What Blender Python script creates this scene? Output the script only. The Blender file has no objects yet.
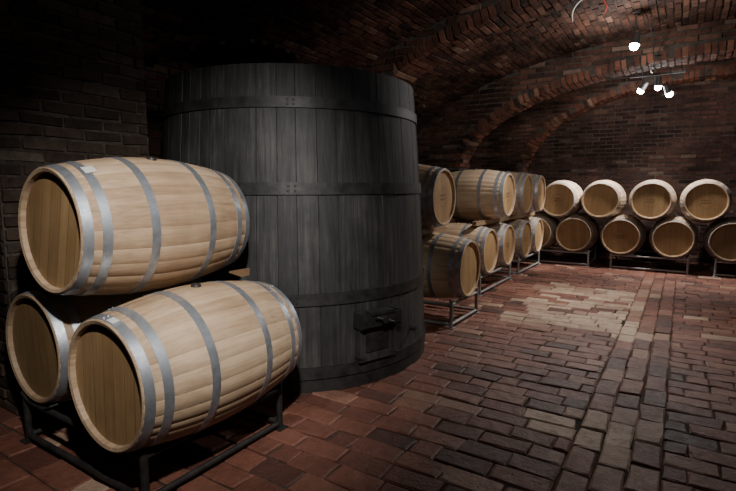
import bpy, math, random
from mathutils import Vector, Matrix
random.seed(7)
scn = bpy.context.scene
COL = scn.collection

# ---------------------------------------------------------------- mesh builder
class MB:
    def __init__(s):
        s.v=[]; s.f=[]; s.m=[]; s.t=[]; s.uv=[]; s.sm=[]
    def add(s, verts, faces, mat=0, tone=0.5, smooth=False, uvs=None):
        b=len(s.v); s.v.extend([tuple(v) for v in verts])
        for i,f in enumerate(faces):
            s.f.append([b+k for k in f]); s.m.append(mat)
            s.t.append(tone[i] if isinstance(tone,(list,tuple)) else tone)
            s.sm.append(smooth); s.uv.append(uvs[i] if uvs else None)
    def box(s, c, d, mat=0, tone=0.5, M=None):
        x,y,z=d[0]/2,d[1]/2,d[2]/2
        V=[Vector((sx*x,sy*y,sz*z)) for sx in(-1,1) for sy in(-1,1) for sz in(-1,1)]
        if M is not None: V=[M@v for v in V]
        V=[v+Vector(c) for v in V]
        s.add(V,[(0,1,3,2),(4,6,7,5),(0,4,5,1),(2,3,7,6),(0,2,6,4),(1,5,7,3)],mat,tone,False)
    def tube(s, a, b, r, mat=0, tone=0.5, n=12, r2=None, caps=True):
        a=Vector(a); b=Vector(b); d=(b-a).normalized()
        up=Vector((0,0,1)) if abs(d.z)<.9 else Vector((1,0,0))
        x=d.cross(up).normalized(); y=d.cross(x)
        r2=r if r2 is None else r2
        V=[a+(x*math.cos(2*math.pi*i/n)+y*math.sin(2*math.pi*i/n))*r for i in range(n)]
        V+=[b+(x*math.cos(2*math.pi*i/n)+y*math.sin(2*math.pi*i/n))*r2 for i in range(n)]
        s.add(V,[(i,(i+1)%n,n+(i+1)%n,n+i) for i in range(n)],mat,tone,True)
        if caps:
            s.add(V[:n],[tuple(range(n))[::-1]],mat,tone,False); s.add(V[n:],[tuple(range(n))],mat,tone,False)
    def sphere(s,c,r,mat=0,n=16):
        V=[];c=Vector(c)
        for i in range(n//2+1):
            t=math.pi*i/(n//2)
            for j in range(n):
                a=2*math.pi*j/n; V.append(c+Vector((math.sin(t)*math.cos(a),math.sin(t)*math.sin(a),math.cos(t)))*r)
        s.add(V,[(i*n+j,i*n+(j+1)%n,(i+1)*n+(j+1)%n,(i+1)*n+j) for i in range(n//2) for j in range(n)],mat,.5,True)
    def mesh(s,name,mats):
        me=bpy.data.meshes.new(name); me.from_pydata(s.v,[],s.f)
        for m in mats: me.materials.append(m)
        ca=me.color_attributes.new(name="tone",type='FLOAT_COLOR',domain='CORNER')
        me.polygons.foreach_set('material_index',s.m); me.polygons.foreach_set('use_smooth',s.sm)
        buf=[]
        for f,t in zip(s.f,s.t): buf.extend([t,t,t,1.0]*len(f))
        ca.data.foreach_set('color',buf)
        me.update(); return me
    def obj(s,name,mats,loc=(0,0,0),parent=None):
        o=bpy.data.objects.new(name,s.mesh(name,mats)); COL.objects.link(o); o.location=loc
        if parent: o.parent=parent
        return o

# ---------------------------------------------------------------- materials
class NT:
    def __init__(s,name):
        s.mat=bpy.data.materials.new(name); s.mat.use_nodes=True
        s.t=s.mat.node_tree; s.b=s.t.nodes['Principled BSDF']
    def n(s,typ,**kw):
        nd=s.t.nodes.new(typ)
        for k,v in kw.items():
            if k.startswith('_'): setattr(nd,k[1:],v)
            else: nd.inputs[k.replace('__',' ')].default_value=v
        return nd
    def l(s,a,b): s.t.links.new(a,b)
    def noise(s,vec,scale,detail=5,rough=.6,map=None):
        if map:
            mp=s.n('ShaderNodeMapping'); mp.inputs['Scale'].default_value=map; s.l(vec,mp.inputs['Vector']); vec=mp.outputs[0]
        nz=s.n('ShaderNodeTexNoise',Scale=scale,Detail=detail,Roughness=rough); s.l(vec,nz.inputs['Vector']); return nz.outputs['Fac']
    def ramp(s,fac,stops):
        r=s.n('ShaderNodeValToRGB'); e=r.color_ramp.elements
        while len(e)<len(stops): e.new(.5)
        for i,(p,c) in enumerate(stops):
            e[i].position=p; e[i].color=(*c,1) if len(c)==3 else c
        s.l(fac,r.inputs[0]); return r.outputs[0]
    def mix(s,fac,a,b,mode='MIX'):
        m=s.n('ShaderNodeMix',_data_type='RGBA',_blend_type=mode)
        for inp,val in ((0,fac),(6,a),(7,b)):
            if isinstance(val,(int,float)): m.inputs[inp].default_value=val
            elif isinstance(val,tuple): m.inputs[inp].default_value=(*val,1)
            else: s.l(val,m.inputs[inp])
        return m.outputs[2]
    def math(s,op,a,b=0.0,clamp=False):
        m=s.n('ShaderNodeMath',_operation=op,_use_clamp=clamp)
        for i,val in enumerate((a,b)):
            if isinstance(val,(int,float)): m.inputs[i].default_value=val
            else: s.l(val,m.inputs[i])
        return m.outputs[0]
    def bump(s,h,strength=.5,dist=.01,prev=None):
        b=s.n('ShaderNodeBump',Strength=strength,Distance=dist); s.l(h,b.inputs['Height'])
        if prev: s.l(prev,b.inputs['Normal'])
        return b.outputs[0]
    def coord(s,k='Object'): return s.n('ShaderNodeTexCoord').outputs[k]
    def tone(s):
        a=s.n('ShaderNodeAttribute',_attribute_name='tone'); return a.outputs['Fac']
    def out(s,col=None,normal=None,rough=None,metal=None):
        if col is not None:
            if isinstance(col,tuple): s.b.inputs['Base Color'].default_value=(*col,1)
            else: s.l(col,s.b.inputs['Base Color'])
        if normal is not None: s.l(normal,s.b.inputs['Normal'])
        if rough is not None:
            if isinstance(rough,float): s.b.inputs['Roughness'].default_value=rough
            else: s.l(rough,s.b.inputs['Roughness'])
        if metal is not None: s.b.inputs['Metallic'].default_value=metal
        return s.mat

def block_mat(name,stops,rough=.85,soot=.75,lo=.42,hi=.66,sc=(.42,.40,.40),spec=.5,dirt=(.4,.37,.36)):
    m=NT(name); ob=m.coord('Object'); t=m.tone()
    n1=m.noise(ob,1.1,6,.65); n2=m.noise(ob,14,6,.7); n3=m.noise(ob,70,4,.7)
    f=m.math('ADD',t,m.math('MULTIPLY',m.math('SUBTRACT',n2,.5),.6))
    col=m.ramp(f,stops)
    col=m.mix(m.ramp(n2,[(.38,(0,0,0)),(.7,(.9,.9,.9))]),col,m.mix(1.0,col,dirt,'MULTIPLY'))
    col=m.mix(m.ramp(n1,[(lo,(0,0,0)),(hi,(soot,)*3)]),col,m.mix(1.0,col,sc,'MULTIPLY'))
    nrm=m.bump(n2,.7,.02); nrm=m.bump(n3,.6,.006,nrm)
    m.b.inputs['Specular IOR Level'].default_value=spec
    r=m.ramp(n2,[(.3,(rough-.3,)*3),(.7,(rough,)*3)])
    return m.out(col,nrm,r)
SC=(.20,.19,.18)
M_ribbrick=block_mat('rib_brick',[(0,(.05,.03,.025)),(.35,(.15,.062,.042)),(.7,(.26,.10,.062)),(1,(.36,.22,.15))],.95,.9,.42,.62,(.3,.26,.25),.2)
M_vbrick=block_mat('vault_brick',[(0,(.04,.028,.022)),(.35,(.11,.056,.042)),(.7,(.19,.088,.060)),(1,(.30,.20,.15))],.95,.95,.38,.58,SC,.2)
M_wbrick=block_mat('wall_brick',[(0,(.04,.028,.024)),(.35,(.11,.058,.044)),(.7,(.18,.085,.062)),(1,(.28,.20,.15))],.95,.9,.42,.62,(.3,.28,.27),.2)
M_fbrick=block_mat('far_wall_brick',[(0,(.045,.028,.025)),(.35,(.10,.052,.043)),(.7,(.16,.076,.06)),(1,(.28,.20,.155))],.95,.95,.40,.60,(.28,.27,.26),.2)
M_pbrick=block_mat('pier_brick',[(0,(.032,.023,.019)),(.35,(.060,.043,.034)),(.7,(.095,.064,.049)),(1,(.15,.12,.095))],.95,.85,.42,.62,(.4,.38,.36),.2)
def mortar(name,a,b):
    m=NT(name); ob=m.coord(); n=m.noise(ob,22,5,.7); n1=m.noise(ob,1.2,5,.6)
    c=m.ramp(n,[(.3,a),(.7,b)]); c=m.mix(m.ramp(n1,[(.42,(0,0,0)),(.62,(.8,.8,.8))]),c,m.mix(1.0,c,(.3,.3,.3),'MULTIPLY'))
    m.b.inputs['Specular IOR Level'].default_value=.2
    return m.out(c,m.bump(n,.7,.02),.95)
M_wmortar=mortar('lime_mortar',(.06,.048,.04),(.14,.115,.095))
M_vmortar=mortar('sooty_mortar',(.04,.032,.027),(.12,.095,.078))
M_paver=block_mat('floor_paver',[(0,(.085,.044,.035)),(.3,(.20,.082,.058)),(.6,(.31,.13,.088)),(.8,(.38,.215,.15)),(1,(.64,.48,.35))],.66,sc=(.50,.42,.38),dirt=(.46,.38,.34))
M_mortar=mortar('floor_mortar',(.045,.034,.028),(.13,.097,.075))

def wood(name,stops,mp,rand=True,rough=.6,grainmix=.35,tonew=.25,bump=.25,off=.12):
    m=NT(name); ob=m.coord(); t=m.tone()
    if rand:
        oi=m.n('ShaderNodeObjectInfo')
        ad=m.n('ShaderNodeVectorMath',_operation='ADD'); m.l(ob,ad.inputs[0]); m.l(m.math('MULTIPLY',oi.outputs['Random'],9.0),ad.inputs[1]); ob=ad.outputs[0]
    g=m.noise(ob,1.0,6,.7,mp); g2=m.noise(ob,3.0,4,.6)
    f=m.math('ADD',m.math('MULTIPLY',t,tonew),m.math('MULTIPLY',g,grainmix))
    f=m.math('ADD',f,m.math('MULTIPLY',m.math('SUBTRACT',g2,.5),.55)); f=m.math('ADD',f,off)
    if rand: f=m.math('ADD',f,m.math('MULTIPLY',m.math('SUBTRACT',oi.outputs['Random'],.5),.2))
    col=m.ramp(f,stops)
    if rand: col=m.mix(1.0,col,oi.outputs['Color'],'MULTIPLY')   # per-cask tint from object colour; carries nb2's painted shade
    return m.out(col,m.bump(g,bump,.004),rough)
BST=[(0,(.17,.10,.055)),(.3,(.40,.275,.17)),(.5,(.56,.41,.275)),(.8,(.70,.555,.405))]
M_stave=wood('oak_stave',BST,(60,2.5,60),grainmix=.55,tonew=.20,off=.03)
M_head=wood('oak_head',[(0,(.15,.083,.034)),(.3,(.30,.18,.08)),(.6,(.44,.285,.135)),(.9,(.54,.38,.20))],(50,50,2.5),grainmix=.5,off=.05)
M_vat=wood('vat_oak',[(0,(.006,.006,.006)),(.3,(.016,.016,.016)),(.5,(.035,.0345,.034)),(.75,(.088,.085,.080))],(38,38,1.3),False,.60,.9,.16,.9,-.06)
M_timber=wood('timber',[(0,(.10,.06,.03)),(.5,(.25,.16,.09)),(1,(.35,.25,.15))],(20,20,20))
m=NT('galvanised_hoop'); ob=m.coord(); n=m.noise(ob,18,5,.6); n2=m.noise(ob,90,3,.5)
M_hoop=m.out(m.ramp(n,[(.3,(.30,.32,.35)),(.7,(.56,.59,.64))]),m.bump(n2,.1,.002),m.ramp(n,[(.3,(.5,)*3),(.7,(.38,)*3)]),.75)
m=NT('iron_band'); ob=m.coord(); n=m.noise(ob,12,6,.7)
M_iron=m.out(m.ramp(n,[(.3,(.016,.016,.016)),(.7,(.058,.056,.054))]),m.bump(n,.4,.004),.52,.35)
m=NT('rack_steel'); n=m.noise(m.coord(),20,4,.6)
M_rack=m.out(m.ramp(n,[(.3,(.2,.2,.2)),(.75,(.4,.4,.39))]),None,.5,.3)
m=NT('rack_steel_dark'); n=m.noise(m.coord(),20,4,.6)
M_rack2=m.out(m.ramp(n,[(.3,(.015,.015,.015)),(.75,(.05,.045,.04))]),None,.6,.3)
m=NT('dark_iron'); M_dark=m.out((.02,.02,.022),None,.5,.3)
m=NT('silicone_bung'); M_bung=m.out((.03,.022,.02),None,.5)
m=NT('paper_label'); M_paper=m.out((.6,.6,.57),None,.7)
m=NT('lamp_housing'); M_lamp=m.out((.10,.10,.10),None,.4)
m=NT('lamp_glass'); m.b.inputs['Emission Color'].default_value=(.93,.96,1,1); m.b.inputs['Emission Strength'].default_value=80; M_glow=m.out((.9,.9,.9))
m=NT('cable_dark'); M_cable=m.out((.02,.02,.02),None,.5)
m=NT('cable_light'); M_cable2=m.out((.55,.60,.50),None,.4)
m=NT('cable_red'); M_cable3=m.out((.5,.06,.04),None,.4)
m=NT('burnt_brand'); M_brand=m.out((.14,.07,.03),None,.7)

# ---------------------------------------------------------------- barrel
L2=.475; RB=.35; RH=.287
def prof(y): return RB-(RB-RH)*(abs(y)/L2)**2.0
def barrel_mesh(seed,brand):
    R=random.Random(seed); b=MB(); N=28
    w=[R.uniform(.7,1.3) for _ in range(N)]; tot=sum(w); ang=[0]
    for q in w: ang.append(ang[-1]+q/tot*2*math.pi)
    NY=20; ys=[-L2+2*L2*i/NY for i in range(NY+1)]
    for k in range(N):
        a0,a1=ang[k],ang[k+1]; t=R.uniform(.15,.95)
        subs=[(0,-.0012),(.03,0),(.5,0.0003),(.97,0),(1,-.0012)]
        V=[]
        for y in ys:
            for u,dr in subs:
                a=a0+(a1-a0)*u; r=prof(y)+dr; V.append((r*math.cos(a),y,r*math.sin(a)))
        F=[]; n=len(subs)
        for i in range(NY):
            for j in range(n-1): F.append((i*n+j,i*n+j+1,(i+1)*n+j+1,(i+1)*n+j))
        b.add(V,F,0,t,True)
        for sgn in(-1,1):
            ring=[]
            for (yy,rr) in ((L2,0),(L2+.004,-.006),(L2,-.020),(L2-.027,-.024)):
                for u in(0,.5,1):
                    a=a0+(a1-a0)*u; r=prof(L2)+rr; ring.append((r*math.cos(a),sgn*yy,r*math.sin(a)))
            F=[(i*3+j,i*3+j+1,(i+1)*3+j+1,(i+1)*3+j) for i in range(3) for j in range(2)]
            b.add(ring,F,0,t*.8,False)
    for sgn in(-1,1):
        rr=prof(L2)-.022; xs=[-rr]; n=7
        for i in range(1,n): xs.append(-rr+2*rr*(i+R.uniform(-.15,.15))/n)
        xs.append(rr); yh=sgn*(L2-.022)
        for i in range(n):
            x0,x1=xs[i]+.0009,xs[i+1]-.0009; P=[]
            for q in range(7):
                x=x0+(x1-x0)*q/6; P.append((x,yh,math.sqrt(max(0,rr*rr-x*x))))
            P+= [(p[0],p[1],-p[2]) for p in reversed(P)]
            b.add(P,[tuple(range(len(P)))],1,R.uniform(.1,.9),False)
        b.add([((rr+.002)*math.cos(2*math.pi*i/32),yh-sgn*.003,(rr+.002)*math.sin(2*math.pi*i/32)) for i in range(32)],[tuple(range(32))],3,.3)
        if brand:
            yb=yh+sgn*.0008; r0,r1=.098,.102; V=[];n2=48
            for i in range(n2):
                a=2*math.pi*i/n2
                V+= [(r0*math.cos(a),yb,r0*math.sin(a)),(r1*math.cos(a),yb,r1*math.sin(a))]
            b.add(V,[(2*i,2*i+1,(2*i+3)%(2*n2),(2*i+2)%(2*n2)) for i in range(n2)],4,.3)
            for row in(-.02,.02):
                x=-.065
                while x<.06:
                    ww=R.uniform(.006,.014); hh=.011
                    b.add([(x,yb,row-hh),(x+ww,yb,row-hh),(x+ww,yb,row+hh),(x,yb,row+hh)],[(0,1,2,3)],4,.3); x+=ww+.006
    for yc,wd in ((.452,.040),(.378,.040),(.165,.042)):
        for sgn in(-1,1):
            n=72; PR=[(-wd/2,-.001),(-wd/2,.0025),(wd/2,.0025),(wd/2,-.001)]
            for q in range(3):
                V=[]
                for i in range(n):
                    a=2*math.pi*i/n
                    for yy,dr in PR[q:q+2]:
                        y=sgn*yc+yy; r=prof(y)+dr; V.append((r*math.cos(a),y,r*math.sin(a)))
                b.add(V,[(2*i,2*i+1,(2*i+3)%(2*n),(2*i+2)%(2*n)) for i in range(n)],2,.5,True)
            ra=R.uniform(.6,2.4)
            for dy in(-.009,.009):
                y=sgn*yc+dy; r=prof(y)+.0025
                p=Vector((r*math.cos(ra),y,r*math.sin(ra))); q=p*1; q.x*=1+.004/r; q.z*=1+.004/r
                b.tube(p,q,.005,2,.5,8,.003)
    b.tube((0,0,RB-.004),(0,0,RB+.012),.027,3,.5,16,.022)
    return b.mesh('barrel_mesh_%d'%seed,[M_stave,M_head,M_hoop,M_bung,M_brand])
BM=[barrel_mesh(i,i>2) for i in range(6)]
cnt=[0]
def barrel(x,y,z,yaw,roll=None,tint=1.0):
    k=cnt[0]; cnt[0]+=1
    o=bpy.data.objects.new('wine_barrel',BM[k if k<3 else 1+(k*2)%5])
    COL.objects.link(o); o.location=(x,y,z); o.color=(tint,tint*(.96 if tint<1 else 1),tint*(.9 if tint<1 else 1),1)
    roll=random.uniform(-.12,.12) if roll is None else roll
    o.rotation_euler=(Matrix.Rotation(yaw,4,'Z')@Matrix.Rotation(roll,4,'Y')).to_euler()
    return o
ZL=.55
def label(parent,a,y,w,l):
    b=MB(); V=[]
    for i in range(5):
        aa=a+(i-2)/4*w/.3
        for yy in(y-l/2,y+l/2):
            r=prof(yy)+.0045; V.append((r*math.cos(aa),yy,r*math.sin(aa)))
    b.add(V,[(2*i,2*i+1,2*i+3,2*i+2) for i in range(4)],0)
    o=b.obj('paper_label',[M_paper]); o.parent=parent

NY1=1.57
nb1=barrel(-2.01,NY1-.02,ZL-.005,0,.05)
nb2=barrel(-2.785,NY1+.04,ZL,0,-.1,.55)  # low tint paints the shade on this rear lower cask into its colour
nb3=barrel(-2.40,NY1-.01,ZL+.632,0,.25)
label(nb1,math.radians(80),-.452,.045,.03)
label(nb3,math.radians(75),-.36,.05,.05)
label(nb3,math.radians(112),-.452,.05,.03)

def rack(cx,cy,yaw,spacing,n,name='barrel_rack',flen=None,mat=None):
    b=MB(); half=(flen or spacing*(n-1)+.5)/2
    zt=ZL-prof(.42)-.016
    for s in(-1,1):
        yy=s*.42
        b.tube((-half,yy,zt),(half,yy,zt),.015); b.tube((-half,yy,.035),(half,yy,.035),.015)
        for e in(-1,1):
            b.tube((e*half,yy,0.0),(e*half,yy,zt+.05),.018)
            b.box((e*half,yy,.004),(.07,.07,.008))
        for i in range(n):
            xc=(i-(n-1)/2)*spacing
            for e in(-1,1):
                a=math.radians(24)*e; r=prof(.42)+.008
                px=xc+r*math.sin(a); pz=ZL-r*math.cos(a)
                b.box((px,yy,pz-.006),(.08,.04,.008),M=Matrix.Rotation(-a,3,'Y'))
                b.tube((px,yy,zt),(px,yy,pz-.012),.010)
    for e in(-1,1):
        b.tube((e*half,-.42,.035),(e*half,.42,.035),.015); b.tube((e*half,-.42,zt),(e*half,.42,zt),.015)
    o=b.obj(name,[mat or M_rack],(cx,cy,0)); o.rotation_euler=(0,0,yaw); return o
rack(-2.40,NY1,0,.775,2,flen=1.06,mat=M_rack2)

def wedge(x,y,z,ry,sz=(.10,.06,.045)):
    b=MB(); w,d,h=sz
    V=[(-w/2,-d/2,-h/2),(w/2,-d/2,-h/2),(w/2,-d/2,h/2),(-w/2,-d/2,-h*.3),(-w/2,d/2,-h/2),(w/2,d/2,-h/2),(w/2,d/2,h/2),(-w/2,d/2,-h*.3)]
    b.add(V,[(0,1,2,3),(4,7,6,5),(0,4,5,1),(1,5,6,2),(2,6,7,3),(3,7,4,0)],0,.5)
    o=b.obj('wooden_wedge',[M_timber],(x,y,z)); o.rotation_euler=(0,ry,0)
wedge(-2.075,1.91,.915,math.radians(8))

Y90=math.pi/2
barrel(-1.78-L2,4.75,ZL,Y90,tint=.95)
barrel(-2.04-L2,4.66,ZL+.725,Y90,tint=.95)
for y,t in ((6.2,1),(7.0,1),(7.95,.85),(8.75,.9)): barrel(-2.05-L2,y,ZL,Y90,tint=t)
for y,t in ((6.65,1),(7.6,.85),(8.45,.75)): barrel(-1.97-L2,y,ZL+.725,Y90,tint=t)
def beams(y0,y1,xc):
    b=MB()
    for s in(-1,1):
        b.box((xc+s*.27,(y0+y1)/2,ZL+.3625),(.06,y1-y0,.725-2*prof(.27)-.010),0,.5)
    b.obj('stacking_timber',[M_timber])
beams(4.42,5.07,-2.02-L2); beams(6.0,8.95,-2.01-L2)
rack(-1.78-L2,4.75,Y90,.7,1,flen=.70)
rack(-2.05-L2,6.6,Y90,.8,2); rack(-2.05-L2,8.35,Y90,.8,2)
FY=9.15+L2
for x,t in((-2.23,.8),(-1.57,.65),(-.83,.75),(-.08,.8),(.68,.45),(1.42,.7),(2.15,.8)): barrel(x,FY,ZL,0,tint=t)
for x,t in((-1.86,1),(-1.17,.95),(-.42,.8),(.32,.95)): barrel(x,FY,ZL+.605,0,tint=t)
for x in(-1.865,-.405,1.055): rack(x,FY,0,.73,2,flen=1.1)
rack(2.15,FY,0,.73,1,flen=.6)

# ---------------------------------------------------------------- great vat
def vat(cx,cy):
    b=MB(); R0,R1,H=1.12,1.005,2.17
    def rad(z): u=z/H; return R0+(R1-R0)*u+.02*math.sin(math.pi*u)
    R=random.Random(3); N=58; zs=[H*i/16 for i in range(17)]; ang=[0]
    w=[R.uniform(.7,1.3) for _ in range(N)]; tot=sum(w)
    for q in w: ang.append(ang[-1]+q/tot*2*math.pi)
    for k in range(N):
        a0,a1=ang[k],ang[k+1]; t=R.uniform(.1,.9); V=[]
        subs=[(0,-.003),(.018,0),(.35,.001),(.65,.001),(.982,0),(1,-.003)]
        off=R.uniform(-.0015,.0015); n=len(subs)
        for z in zs:
            for u,dr in subs:
                a=a0+(a1-a0)*u; r=rad(z)+dr+off; V.append((r*math.cos(a),r*math.sin(a),z))
        for j in range(n-1):
            VV=[V[i*n+j+q] for i in range(17) for q in(0,1)]
            if j in(0,n-2): b.add(VV,[(2*i,2*i+1,2*i+3,2*i+2) for i in range(16)],0,t*.5,False)
        VV=[V[i*n+q] for i in range(17) for q in range(1,n-1)]; k2=n-2
        b.add(VV,[(i*k2+j,i*k2+j+1,(i+1)*k2+j+1,(i+1)*k2+j) for i in range(16) for j in range(k2-1)],0,t,True)
        V=[]
        for rr,z in((0,H),(-.05,H),(-.05,H-.12)):
            for u in(0,1):
                a=a0+(a1-a0)*u; r=R1+rr+off; V.append((r*math.cos(a),r*math.sin(a),z))
        b.add(V,[(0,1,3,2),(2,3,5,4)],0,t,False)
    rl=R1-.05; n=11
    for i in range(n):
        x0=-rl+2*rl*i/n+.002; x1=-rl+2*rl*(i+1)/n-.002; P=[]
        for q in range(7):
            x=x0+(x1-x0)*q/6; P.append((x,math.sqrt(max(0,rl*rl-x*x)),H-.1))
        P+=[(p[0],-p[1],p[2]) for p in reversed(P)]
        b.add(P,[tuple(range(len(P)))],0,R.uniform(.2,.8))
    def band(z0,z1,th,mat=1):
        n=128; PR=[(z0,-.004),(z0,th),(z1,th),(z1,-.004)]
        for q in range(3):
            V=[]
            for i in range(n):
                a=2*math.pi*i/n
                for z,dr in PR[q:q+2]:
                    r=rad(z)+dr; V.append((r*math.cos(a),r*math.sin(a),z))
            b.add(V,[(2*i,2*i+1,(2*i+3)%(2*n),(2*i+2)%(2*n)) for i in range(n)],mat,.5,True)
        for aa in(-.9,-.86):
            for dz in(.3,.7):
                z=z0+(z1-z0)*dz; r=rad(z)+th
                b.tube((r*math.cos(aa),r*math.sin(aa),z),((r+.005)*math.cos(aa),(r+.005)*math.sin(aa),z),.009,mat,.5,8,.006)
    band(1.89,1.96,.012); band(1.33,1.41,.013); band(.595,.675,.014); band(.095,.175,.015); band(0,.085,.006)
    a=math.radians(-20.4); er=Vector((math.cos(a),math.sin(a),0)); et=Vector((-math.sin(a),math.cos(a),0))
    Mx=Matrix((er,et,Vector((0,0,1)))).transposed()
    def hb(r,t,z,dr,dt,dz,mat=0,tone=.4): b.box(er*r+et*t+Vector((0,0,z)),(dr,dt,dz),mat,tone,M=Mx)
    hb(1.120,0,.33,.05,.27,.26,0,.9)
    for s in(-1,1): hb(1.13,s*.145,.34,.06,.03,.30,0,.6)
    hb(1.13,0,.195,.06,.32,.03,0,.6)
    hb(1.148,0,.33,.012,.20,.18,1,.4)
    hb(1.175,0,.475,.075,.34,.085,1,.6)
    hb(1.18,0,.525,.085,.20,.02,1,.6)
    for s in(-1,1): hb(1.15,s*.155,.475,.10,.035,.11,1,.5)
    b.tube(er*1.2+Vector((0,0,.475)),er*1.25+Vector((0,0,.475)),.024,1,.5,12)
    b.tube(er*1.235+et*-.075+Vector((0,0,.50)),er*1.235+et*.075+Vector((0,0,.45)),.010,1,.5,10)
    a2=math.radians(2); e2=Vector((math.cos(a2),math.sin(a2),0))
    b.tube(e2*1.09+Vector((0,0,.3)),e2*1.16+Vector((0,0,.3)),.018,1,.5,12)
    return b.obj('fermentation_vat',[M_vat,M_iron,M_dark],(cx,cy,0))
vat(-2.82,3.26)

# ---------------------------------------------------------------- floor of real pavers
XL,XR,Y0,Y1=-4.2,4.8,-1.6,10.8
def floor():
    b=MB(); R=random.Random(11)
    b.add([(XL,Y0,-.010),(XR,Y0,-.010),(XR,Y1,-.010),(XL,Y1,-.010)],[(0,1,2,3)],1,.5)
    def brick(x0,y0,x1,y1):
        if x1-x0<.03 or y1-y0<.03: return
        cx,cy=(x0+x1)/2,(y0+y1)/2
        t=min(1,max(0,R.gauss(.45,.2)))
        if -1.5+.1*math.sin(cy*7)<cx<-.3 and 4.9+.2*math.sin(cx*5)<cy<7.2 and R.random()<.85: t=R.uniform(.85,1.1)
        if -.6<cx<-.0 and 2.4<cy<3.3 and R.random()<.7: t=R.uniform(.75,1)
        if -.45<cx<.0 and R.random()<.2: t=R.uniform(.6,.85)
        g=.003; bv=.007; dz=R.uniform(-.004,.004); ax=R.uniform(-.028,.028); ay=R.uniform(-.028,.028)
        j=lambda:R.uniform(-.007,.007)
        P=[(x0+g+j(),y0+g+j()),(x1-g+j(),y0+g+j()),(x1-g+j(),y1-g+j()),(x0+g+j(),y1-g+j())]
        Q=[]
        for k in range(4):
            p=P[k]; q=P[(k+1)%4]; Q+=[p,((p[0]+q[0])/2+j()*.6,(p[1]+q[1])/2+j()*.6)]
        n=8
        V=[(p[0],p[1],-.02) for p in Q]
        def z(x,y): return dz+(x-cx)*ax+(y-cy)*ay
        V+=[(p[0],p[1],z(*p)-bv*R.uniform(.5,1.3)) for p in Q]
        for p in Q:
            dx,dy=cx-p[0],cy-p[1]; s=bv*R.uniform(.7,2.2)
            q=(p[0]+(s if dx>.02 else -s if dx<-.02 else 0),p[1]+(s if dy>.02 else -s if dy<-.02 else 0)); V.append((q[0],q[1],z(*q)))
        F=[]
        for k in range(n):
            m=(k+1)%n; F+=[(k,m,n+m,n+k),(n+k,n+m,2*n+m,2*n+k)]
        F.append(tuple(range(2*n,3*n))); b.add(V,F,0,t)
    def field(xa,xb,along):
        if along=='X':
            y=Y0; r=0; h=.145; l=.27
            while y<Y1:
                x=xa-(l/2 if r%2 else 0)-R.uniform(0,.05)
                while x<xb:
                    ll=l*R.uniform(.88,1.12)
                    if R.random()<.15: ll=.145
                    brick(max(x,xa),y,min(x+ll,xb),min(y+h,Y1)); x+=ll
                y+=h; r+=1
        else:
            x=xa; r=0; n=max(1,round((xb-xa)/.14)); h=(xb-xa)/n; l=.27
            while x<xb-.01:
                y=Y0-(l/2 if r%2 else 0)
                while y<Y1:
                    ll=l*R.uniform(.9,1.1); brick(x,max(y,Y0),x+h,min(y+ll,Y1)); y+=ll
                x+=h; r+=1
    field(XL,-.42,'X'); field(-.42,0,'Y'); field(0,1.9,'X'); field(1.9,2.35,'Y'); field(2.35,XR,'X')
    b.obj('floor',[M_paver,M_mortar])
floor()

# ---------------------------------------------------------------- shell
ZS=1.7; CX=.3; A=4.5; B=1.75
bays=[(-1.6,1.25),(2.2,5.0),(5.45,7.75),(8.2,10.0)]
def main(x): u=min(1,abs(x-CX)/A); return ZS+B*math.sqrt(1-u*u)
def lun(y):
    for a,c in bays:
        if a<y<c:
            u=(y-(a+c)/2)/((c-a)/2); return ZS+1.0*math.sqrt(max(0,1-u*u))
    return ZS
BR=random.Random(21)
def laid(b,c,tu,tv,n,lu,lv,mat=1,th=.03,g=.011):
    """one laid brick: long side along tu, height along tv, facing n"""
    pr=BR.uniform(0,.012); M3=Matrix((tu,tv,n)).transposed()@Matrix.Rotation(BR.uniform(-.04,.04),3,'Z')
    x,y=lu/2-g*BR.uniform(.4,.8),lv/2-g*BR.uniform(.35,.8); z0,z1=-.02,pr+.006
    j=lambda:BR.uniform(-.004,.004)
    V=[Vector((sx*x,sy*y,z0)) for sx,sy in((-1,-1),(1,-1),(1,1),(-1,1))]
    V+=[Vector((sx*(x-.004)+j(),sy*(y-.004)+j(),z1+j())) for sx,sy in((-1,-1),(1,-1),(1,1),(-1,1))]
    V=[M3@v+c for v in V]
    t=min(1,max(0,BR.gauss(.5,.2)))
    b.add(V,[(4,5,6,7),(0,1,5,4),(1,2,6,5),(2,3,7,6),(3,0,4,7)],mat,t)
def lay_plane(b,o,tu,tv,n,U,V,mask=None,bl=.25,rh=.076):
    o=Vector(o);tu=Vector(tu);tv=Vector(tv);n=Vector(n)
    v=0;r=0
    while v+rh*.5<V:
        u=-(bl/2)*(r%2)
        while u<U:
            a,c=max(u,0),min(u+bl,U); u+=bl
            if c-a<.04: continue
            p=o+tu*((a+c)/2)+tv*(v+rh/2)
            if mask and not mask(p): continue
            q=p.copy(); q+=tv*BR.uniform(-.004,.004)
            laid(b,q,tu,tv,n,c-a,rh)
        v+=rh;r+=1
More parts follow.
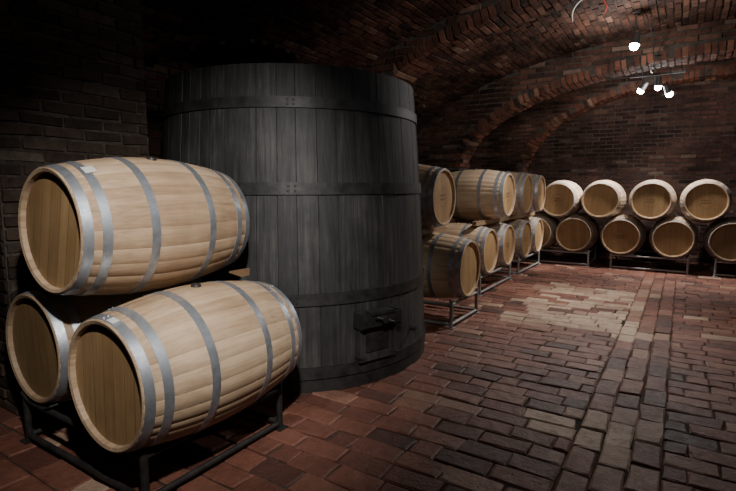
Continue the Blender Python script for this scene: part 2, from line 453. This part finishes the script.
def vault():
    b=MB(); NX,NYv=120,250
    xs=[CX-A*math.cos(math.pi*i/NX) for i in range(NX+1)]
    ys=[Y0+(Y1-Y0)*j/NYv for j in range(NYv+1)]
    V=[(x,y,max(main(x),lun(y))) for y in ys for x in xs]
    n=NX+1
    b.add(V,[(j*n+i,(j+1)*n+i,(j+1)*n+i+1,j*n+i+1) for j in range(NYv) for i in range(NX)],0,.5,True)
    t=.02; r=0; rh=.078; bl=.25
    while t<math.pi-.02:
        sp=math.hypot(A*math.sin(t),B*math.cos(t)); p=Vector((CX-A*math.cos(t),0,ZS+B*math.sin(t)))
        tan=Vector((A*math.sin(t),0,B*math.cos(t))).normalized(); nor=Vector((tan.z,0,-tan.x))
        y=Y0-(bl/2)*(r%2)
        while y<Y1:
            yc=y+bl/2
            if main(p.x)>lun(yc)-.01: laid(b,Vector((p.x,min(max(yc,Y0+.1),Y1-.1),p.z)),Vector((0,1,0)),tan,nor,bl,rh)
            y+=bl
        t+=rh/sp; r+=1
    for a,c in bays:
        cy=(a+c)/2; hw=(c-a)/2; t=.03; r=0
        while t<math.pi-.03:
            sp=math.hypot(hw*math.sin(t),math.cos(t)); y=cy-hw*math.cos(t); z=ZS+math.sin(t)
            tan=Vector((0,hw*math.sin(t),math.cos(t))).normalized(); nor=Vector((0,tan.z,-tan.y))
            if nor.z>0: nor=-nor
            tu=tan.cross(nor)
            for sx in(-1,1):
                d=(bl/2)*(r%2)
                while d<2.6:
                    x=(XL+d) if sx<0 else (XR-d)
                    if main(x)<z and XL<x<XR: laid(b,Vector((x,y,z)),tu,tan,nor,bl,rh)
                    d+=bl
            t+=rh/sp; r+=1
    b.obj('ceiling',[M_vmortar,M_vbrick])
vault()

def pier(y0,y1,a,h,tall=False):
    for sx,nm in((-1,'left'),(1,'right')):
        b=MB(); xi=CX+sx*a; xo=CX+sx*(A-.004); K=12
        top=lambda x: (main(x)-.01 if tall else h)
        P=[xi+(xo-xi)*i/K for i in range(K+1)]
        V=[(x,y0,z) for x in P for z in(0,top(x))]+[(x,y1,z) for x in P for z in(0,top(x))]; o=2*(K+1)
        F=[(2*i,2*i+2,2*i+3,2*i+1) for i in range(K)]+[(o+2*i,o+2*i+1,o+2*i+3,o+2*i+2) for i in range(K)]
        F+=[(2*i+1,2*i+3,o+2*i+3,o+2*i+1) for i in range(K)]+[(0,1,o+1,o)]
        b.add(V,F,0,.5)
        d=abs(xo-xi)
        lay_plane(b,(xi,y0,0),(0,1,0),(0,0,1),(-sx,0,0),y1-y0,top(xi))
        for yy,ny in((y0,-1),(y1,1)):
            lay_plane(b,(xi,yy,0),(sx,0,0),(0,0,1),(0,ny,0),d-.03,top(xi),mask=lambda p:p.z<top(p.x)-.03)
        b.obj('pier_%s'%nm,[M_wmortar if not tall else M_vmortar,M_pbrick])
def rib(y0,y1,a,bb,name):
    b=MB(); R=random.Random(int(y0*10)); N=96
    def inn(t): return Vector((CX-a*math.cos(t),0,ZS+bb*math.sin(t)))
    def outr(t): return Vector((CX-A*math.cos(t),0,ZS+(B+.02)*math.sin(t)))
    def at(p,y): return (p.x,y,p.z)
    for k in range(N):
        t0,t1=math.pi*k/N,math.pi*(k+1)/N
        p0,p1,q0,q1=inn(t0),inn(t1),outr(t0),outr(t1)
        b.add([at(p0,y0),at(p1,y0),at(p1,y1),at(p0,y1)],[(0,1,2,3)],0,.5,True)
        for yy in(y0,y1):
            b.add([at(p0,yy),at(p1,yy),at(q1,yy),at(q0,yy)],[(0,1,2,3)],0,.5,False)
    def inside(p):
        u=abs(p.x-CX)
        zi=ZS+bb*math.sqrt(max(0,1-((u)/a)**2))+.13 if u<a else ZS
        return p.z>zi and p.z<ZS+B*math.sqrt(max(0,1-(u/A)**2))-.02
    for yy,ny in((y0,-1),(y1,1)):
        lay_plane(b,(CX-A,yy,ZS),(1,0,0),(0,0,1),(0,ny,0),2*A,B,mask=inside)
    t=0; row=0
    while t<math.pi:
        p=inn(t); d=Vector((a*math.sin(t),0,bb*math.cos(t))); sp=d.length
        tan=d.normalized(); nor=Vector((-tan.z,0,tan.x))
        if nor.z<0: nor=-nor
        step=.078; y=y0-.012; segs=[]
        l=.245 if row%2==0 else .12
        while y<y1+.01:
            e=min(y+l,y1+.012)
            if e-y>.04: segs.append((y,e))
            y=e; l=.245
        for ya,yb in segs:
            pr=R.uniform(.0,.018); tilt=R.uniform(-.1,.1)
            M3=Matrix((tan,Vector((0,1,0)),nor)).transposed()@Matrix.Rotation(tilt,3,'Y')
            c=p+tan*step/2+nor*(.055-pr); c.y=(ya+yb)/2+R.uniform(-.008,.008)
            b.box(c,(.062*R.uniform(.85,1.05),(yb-ya)-.012,.12),2,min(1,max(0,R.gauss(.5,.25))),M=M3)
        t+=step/max(sp,.5); row+=1
    b.obj(name,[M_vmortar,M_vbrick,M_ribbrick])
    pier(y0,y1,a,ZS)
pier(1.25,2.2,3.6,2.8,True)
rib(5.0,5.45,3.9,1.6,'arch_rib'); rib(7.75,8.2,3.45,1.37,'arch_rib'); rib(10.0,10.45,3.0,1.5,'arch_rib')

def wall(name,p0,p1,h,mat,mask=None):
    b=MB(); p0=Vector((*p0,0)); p1=Vector((*p1,0)); L=(p1-p0).length; d=(p1-p0).normalized(); n=Vector((d.y,-d.x,0))*.2
    V=[p0,p1,p1+Vector((0,0,h)),p0+Vector((0,0,h))]; V+=[v+n for v in V]
    b.add(V,[(0,1,2,3),(4,7,6,5),(0,4,5,1),(1,5,6,2),(2,6,7,3),(3,7,4,0)],0,.5,False)
    lay_plane(b,p0,d,(0,0,1),-n.normalized(),L,h-.02,mask)
    return b.obj(name,[M_wmortar,mat])
wl=lambda p:p.z<lun(p.y)
wf=lambda p:p.z<main(p.x)+.02
wall('wall_left',(XL,Y1),(XL,Y0),2.8,M_wbrick,wl); wall('wall_right',(XR,Y0),(XR,Y1),2.8,M_wbrick,wl)
wall('wall_far',(XR,Y1),(XL,Y1),3.6,M_fbrick,wf); wall('wall_near',(XL,Y0),(XR,Y0),3.6,M_wbrick,wf)

# ---------------------------------------------------------------- lamps
def ct(x,y): return max(main(x),lun(y))
def lamp(x,y,z,target,power,kind='POINT',size=math.radians(110),blend=.8,col=(1,.96,.91),extra=None):
    root=bpy.data.objects.new('ceiling_spotlight',None); COL.objects.link(root); root.location=(x,y,z)
    d=(Vector(target)-Vector((x,y,z))).normalized()
    b=MB(); top=ct(x,y)-z
    b.tube((0,0,top),(0,0,.02),.006); b.tube((0,0,top),(0,0,top-.03),.04,n=20)
    b.tube(-d*.13,d*.0,.034,0,.5,20,.052)
    b.tube(-d*.05-Vector((.055,0,0)),-d*.05+Vector((.055,0,0)),.007)
    o=b.obj('housing',[M_lamp]); o.parent=root
    g=MB(); g.sphere(d*.016,.050); o=g.obj('bulb',[M_glow]); o.parent=root
    def li(kind,power,tgt,size,blend):
        dd=(Vector(tgt)-Vector((x,y,z))).normalized()
        ld=bpy.data.lights.new('lamp_light',kind); ld.energy=power; ld.shadow_soft_size=.05; ld.color=col
        if kind=='SPOT': ld.spot_size=size; ld.spot_blend=blend
        lo=bpy.data.objects.new('lamp_light',ld); COL.objects.link(lo); lo.parent=root; lo.location=d*.15
        lo.rotation_euler=dd.to_track_quat('-Z','Y').to_euler()
    li(kind,power,target,size,blend)
    if extra: li(*extra)
    return root
lamp(-.58,6.7,3.03,(-1.0,6.2,0),34,extra=('SPOT',300,(-1.35,5.6,.2),math.radians(100),1))
lamp(-.66,9.2,2.93,(-2.0,9.6,1.0),10,extra=('SPOT',480,(-1.9,9.5,1.0),math.radians(66),1))
lamp(-.42,9.0,2.93,(-.5,9.3,.5),10,extra=('SPOT',260,(-.7,9.4,.7),math.radians(115),1))
lamp(-.27,8.95,2.80,(.5,9.3,0.9),10,extra=('SPOT',200,(.5,9.3,.7),math.radians(105),1))
lamp(.0,.12,2.85,(-2.12,1.78,1.02),500,'SPOT',math.radians(55),1)
lamp(.7,3.5,2.95,(-1.5,5.5,3.15),190,'SPOT',math.radians(85),1)  # added lamp out of view, put in to uplight the first arch rib

def cable(name,pts,r,mat):
    cu=bpy.data.curves.new(name,'CURVE'); cu.dimensions='3D'; cu.bevel_depth=r; cu.bevel_resolution=2
    sp=cu.splines.new('NURBS'); sp.points.add(len(pts)-1)
    for p,q in zip(sp.points,pts): p.co=(*q,1)
    sp.order_u=3; sp.use_endpoint_u=True; cu.materials.append(mat)
    o=bpy.data.objects.new(name,cu); COL.objects.link(o)
cable('hanging_cable',[(-.68,4.9,3.42),(-.72,4.9,3.15),(-.80,4.9,3.06),(-.90,4.9,3.02),(-.95,4.9,2.92),(-.93,4.9,2.86)],.006,M_cable2)
cable('hanging_cable',[(-.68,4.9,3.42),(-.66,4.9,3.12),(-.70,4.9,3.00),(-.64,4.9,2.93),(-.68,4.9,2.88)],.005,M_cable3)
cable('hanging_cable',[(-.70,4.88,3.42),(-.70,4.88,3.16),(-.78,4.88,3.10),(-.86,4.88,3.12)],.006,M_cable)
cable('hanging_cable',[(-.5,6.75,3.4),(-.4,7.2,3.2),(-.45,7.6,3.05),(-.35,7.7,3.1)],.006,M_cable)
cable('hanging_cable',[(-.5,8.2,3.1),(-.5,8.5,3.0),(-.45,8.7,3.15),(-.4,9.0,3.3)],.007,M_cable2)
b=MB(); b.box((-.45,9.07,3.12),(.75,.035,.03))
for x in(-.78,-.12): b.tube((x,9.07,3.12),(x,9.07,ct(x,9.07)),.005)
b.obj('lighting_track',[M_lamp])

w=bpy.data.worlds.new('World'); scn.world=w; w.use_nodes=True
w.node_tree.nodes['Background'].inputs[0].default_value=(.02,.02,.025,1); w.node_tree.nodes['Background'].inputs[1].default_value=.1

# ---------------------------------------------------------------- camera
cd=bpy.data.cameras.new('camera'); cd.lens=24; cd.sensor_width=36; cam=bpy.data.objects.new('camera',cd); COL.objects.link(cam)
cam.location=(0,0,1.38); cam.rotation_euler=(math.radians(90-6.8),0,math.radians(32.5)); scn.camera=cam
